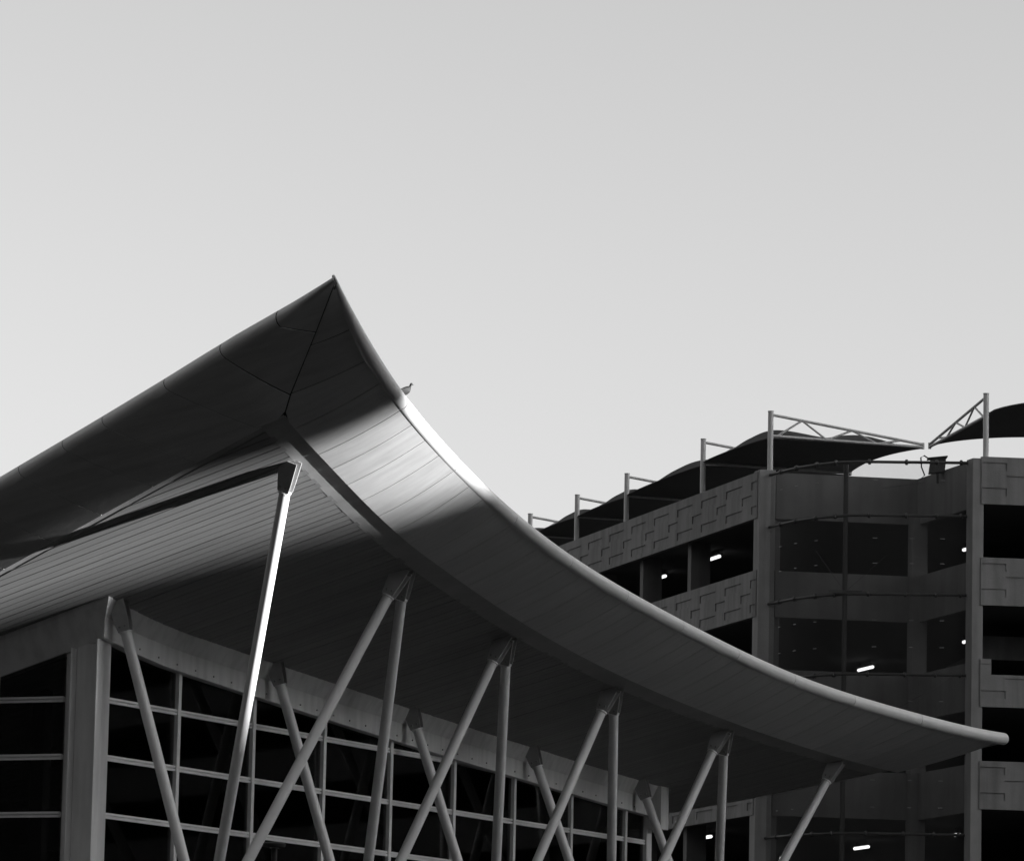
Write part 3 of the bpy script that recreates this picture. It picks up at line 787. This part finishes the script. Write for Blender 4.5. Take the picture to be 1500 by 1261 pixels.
# ------------------------------------------------------------------ street lamp in front of the hall
lp = at(402, 1237, 80.0); e = empty('street_lamp', (lp[0], lp[1], 0), 'slim dark street lamp with a flat disc head in front of the glazed hall', 'street lamp')
mb = MB(); mb.tube([np.array((lp[0], lp[1], 0)), np.array((lp[0], lp[1], .9)), np.array((lp[0], lp[1], .95)), np.array((lp[0], lp[1], lp[2] - .03))], [.09, .09, .055, .05], 16); smooth_by_angle(mb.build('pole', M_dark, e), 50)
mb = MB(); mb.tube([lp + ez * h for h in (-.045, -.03, .02, .045, .055)], [.10, .185, .195, .16, .03], 28); smooth_by_angle(mb.build('lamp_head', M_dark, e), 50)
mb = MB(); mb.tube([lp + ez * (-.052), lp + ez * (-.046)], .08, 20); mb.build('lens', M_mull, e)

# ------------------------------------------------------------------ pigeon on the canopy edge
def pigeon(p, heading):
    e = np.array((cos(heading), sin(heading), 0)); sd = np.array((-sin(heading), cos(heading), 0))
    # one continuous skin: rings from the tail tip to the beak
    rings = [(-.185, .055, .012, .034), (-.12, .060, .016, .030), (-.07, .072, .036, .036), (-.02, .090, .056, .056), (.03, .105, .062, .064), (.065, .122, .052, .056), (.085, .146, .036, .036), (.093, .172, .026, .026), (.103, .196, .025, .025), (.120, .206, .020, .020), (.134, .203, .009, .009), (.150, .196, .002, .002)]
    rings = [tuple(1.3 * v for v in r_) for r_ in rings]
    V = []; k = 14
    for x, z, rz_, ry in rings:
        for j in range(k):
            q = 2 * pi * j / k; V.append(p + e * x + ez * (z + rz_ * sin(q)) + sd * ry * cos(q))
    Fc = [(i * k + j, i * k + (j + 1) % k, (i + 1) * k + (j + 1) % k, (i + 1) * k + j) for i in range(len(rings) - 1) for j in range(k)] + [tuple(range(k)), tuple((len(rings) - 1) * k + j for j in range(k))]
    b = empty('pigeon', tuple(p), 'small dark pigeon perched on the sunlit upper edge of the canopy', 'bird')
    body = mesh('body', V, Fc, M_feath, b, True)
    for sg in (-1, 1):
        mb = MB(); q = p + sd * sg * .026 + e * .02; mb.tube([q + ez * .05, q + ez * .004, q + e * .03], .004, 6); mb.build('leg', M_bolt, b)
        mb = MB(); R = [[p + e * x + sd * sg * (w + .004) + ez * z for x, w, z in ((.065, .068, zz + .026), (0, .081, zz + .018), (-.08, .062, zz + .005), (-.2, .029, zz - .013))] for zz in (.098, .13, .156)]
        mb.slab(R, sd * sg * .008); smooth_by_angle(mb.build('wing', M_feath, b), 60)
pp = W(-2.45, OO(-2.45), ZO(-2.45) + NR - .01)
pigeon(pp + np.array((0, .05, 0)), radians(35))

# ------------------------------------------------------------------ unseen blocks, added to cut the sun to a slot and dim skylight
def block(name, boxes, label, group='added shade blocks out of view'):
    """boxes: list of (s0, s1, o0, o1, z0, z1) in station axes"""
    b0 = boxes[0]; e = empty(name, tuple(W((b0[0] + b0[1]) / 2, (b0[2] + b0[3]) / 2, 0)), label, 'building', group)
    for (s0, s1, o0, o1, z0, z1) in boxes:
        mb = MB(); mb.box(W(s0, o0, z0), u * (s1 - s0), n * (o1 - o0), ez * (z1 - z0)); mb.build('wall', M_shade, e)
        mb = MB(); mb.box(W(s0 - .0, o0 - .25, z1 - .5), u * (s1 - s0), n * .24, ez * .5); mb.build('block_ledge', M_shade, e)
        z = z0 + 1.4  # ledge and glass bands only dress the added block
        while z + 1.9 < z1:
            mb = MB(); q = s0 + 1.0
            while q + 1.6 < s1 - .8:
                mb.box(W(q, o0 - .06, z), u * 1.6, n * .05, ez * 1.7); q += 2.6
            w = mb.build('block_glass_band', M_band, e, False, False); z += 3.3
    return e
GQ0 = 12.1  # gap edge placed to shape the sunlit patch on the canopy
DG = 12 * .159                                    # the right shade block's back corner bounds the light
GQ1, GQ2 = 29.2 + DG, 31.45 + DG
block('shade_block', [(-90, GQ0, 100, 112, 0, 45), (GQ0 - .02, GQ0 + .25, 100.3, 111, 0, 23.8)], 'added grey block shading all left of the narrow sunlit gap, out of view')
block('shade_block', [(GQ2, 260, 190, 202, 0, 66), (GQ1, GQ2 + .02, 190.4, 202, 0, 33.7 + 1.3)], 'added grey block shading all right of the narrow sunlit gap, out of view')
block('shade_block', [(5, GQ1 - .05, 191, 201, 0, 30.6)], 'added low grey block closing the foot of the sunlit gap, out of view')
# unseen blocks added behind and left of the camera to hold back sky light
def dimming_block(c, size, h, rz, label):
    a = np.array((cos(rz), sin(rz), 0)); b = np.array((-sin(rz), cos(rz), 0)); o = np.array((c[0], c[1], 0)) - a * size[0] / 2 - b * size[1] / 2
    e = empty('shade_block', (c[0], c[1], 0), label, 'building', 'added shade blocks out of view')
    mb = MB(); mb.box(o, a * size[0], b * size[1], ez * h); mb.build('wall', M_shade, e)
    mb = MB(); mb.box(o - a * .2 - b * .2 + ez * (h + .004), a * (size[0] + .4), b * (size[1] + .4), ez * .5); mb.build('block_ledge', M_shade, e)
    z = 1.5  # glass bands as dressing on an added sky blocker
    while z + 2 < h:
        mb = MB(); q = 1.0
        while q + 1.6 < size[0] - 1:
            mb.box(o + a * q + b * (size[1] + .01) + ez * z, a * 1.6, b * .05, ez * 1.7); q += 2.6
        mb.build('block_glass_band', M_band, e, False, False); z += 3.3
dimming_block((-105, 5), (150, 30), 85, radians(-38), 'added long grey block to the left of and behind the camera, dimming left-hand sides')
dimming_block((-10, -50), (150, 30), 75, radians(0), 'added long grey block straight behind the camera, dimming the faces turned to it')
dimming_block((-78, 105), (40, 110), 80, radians(8), 'added tall grey block left of the station, out of view, cutting sky light there')
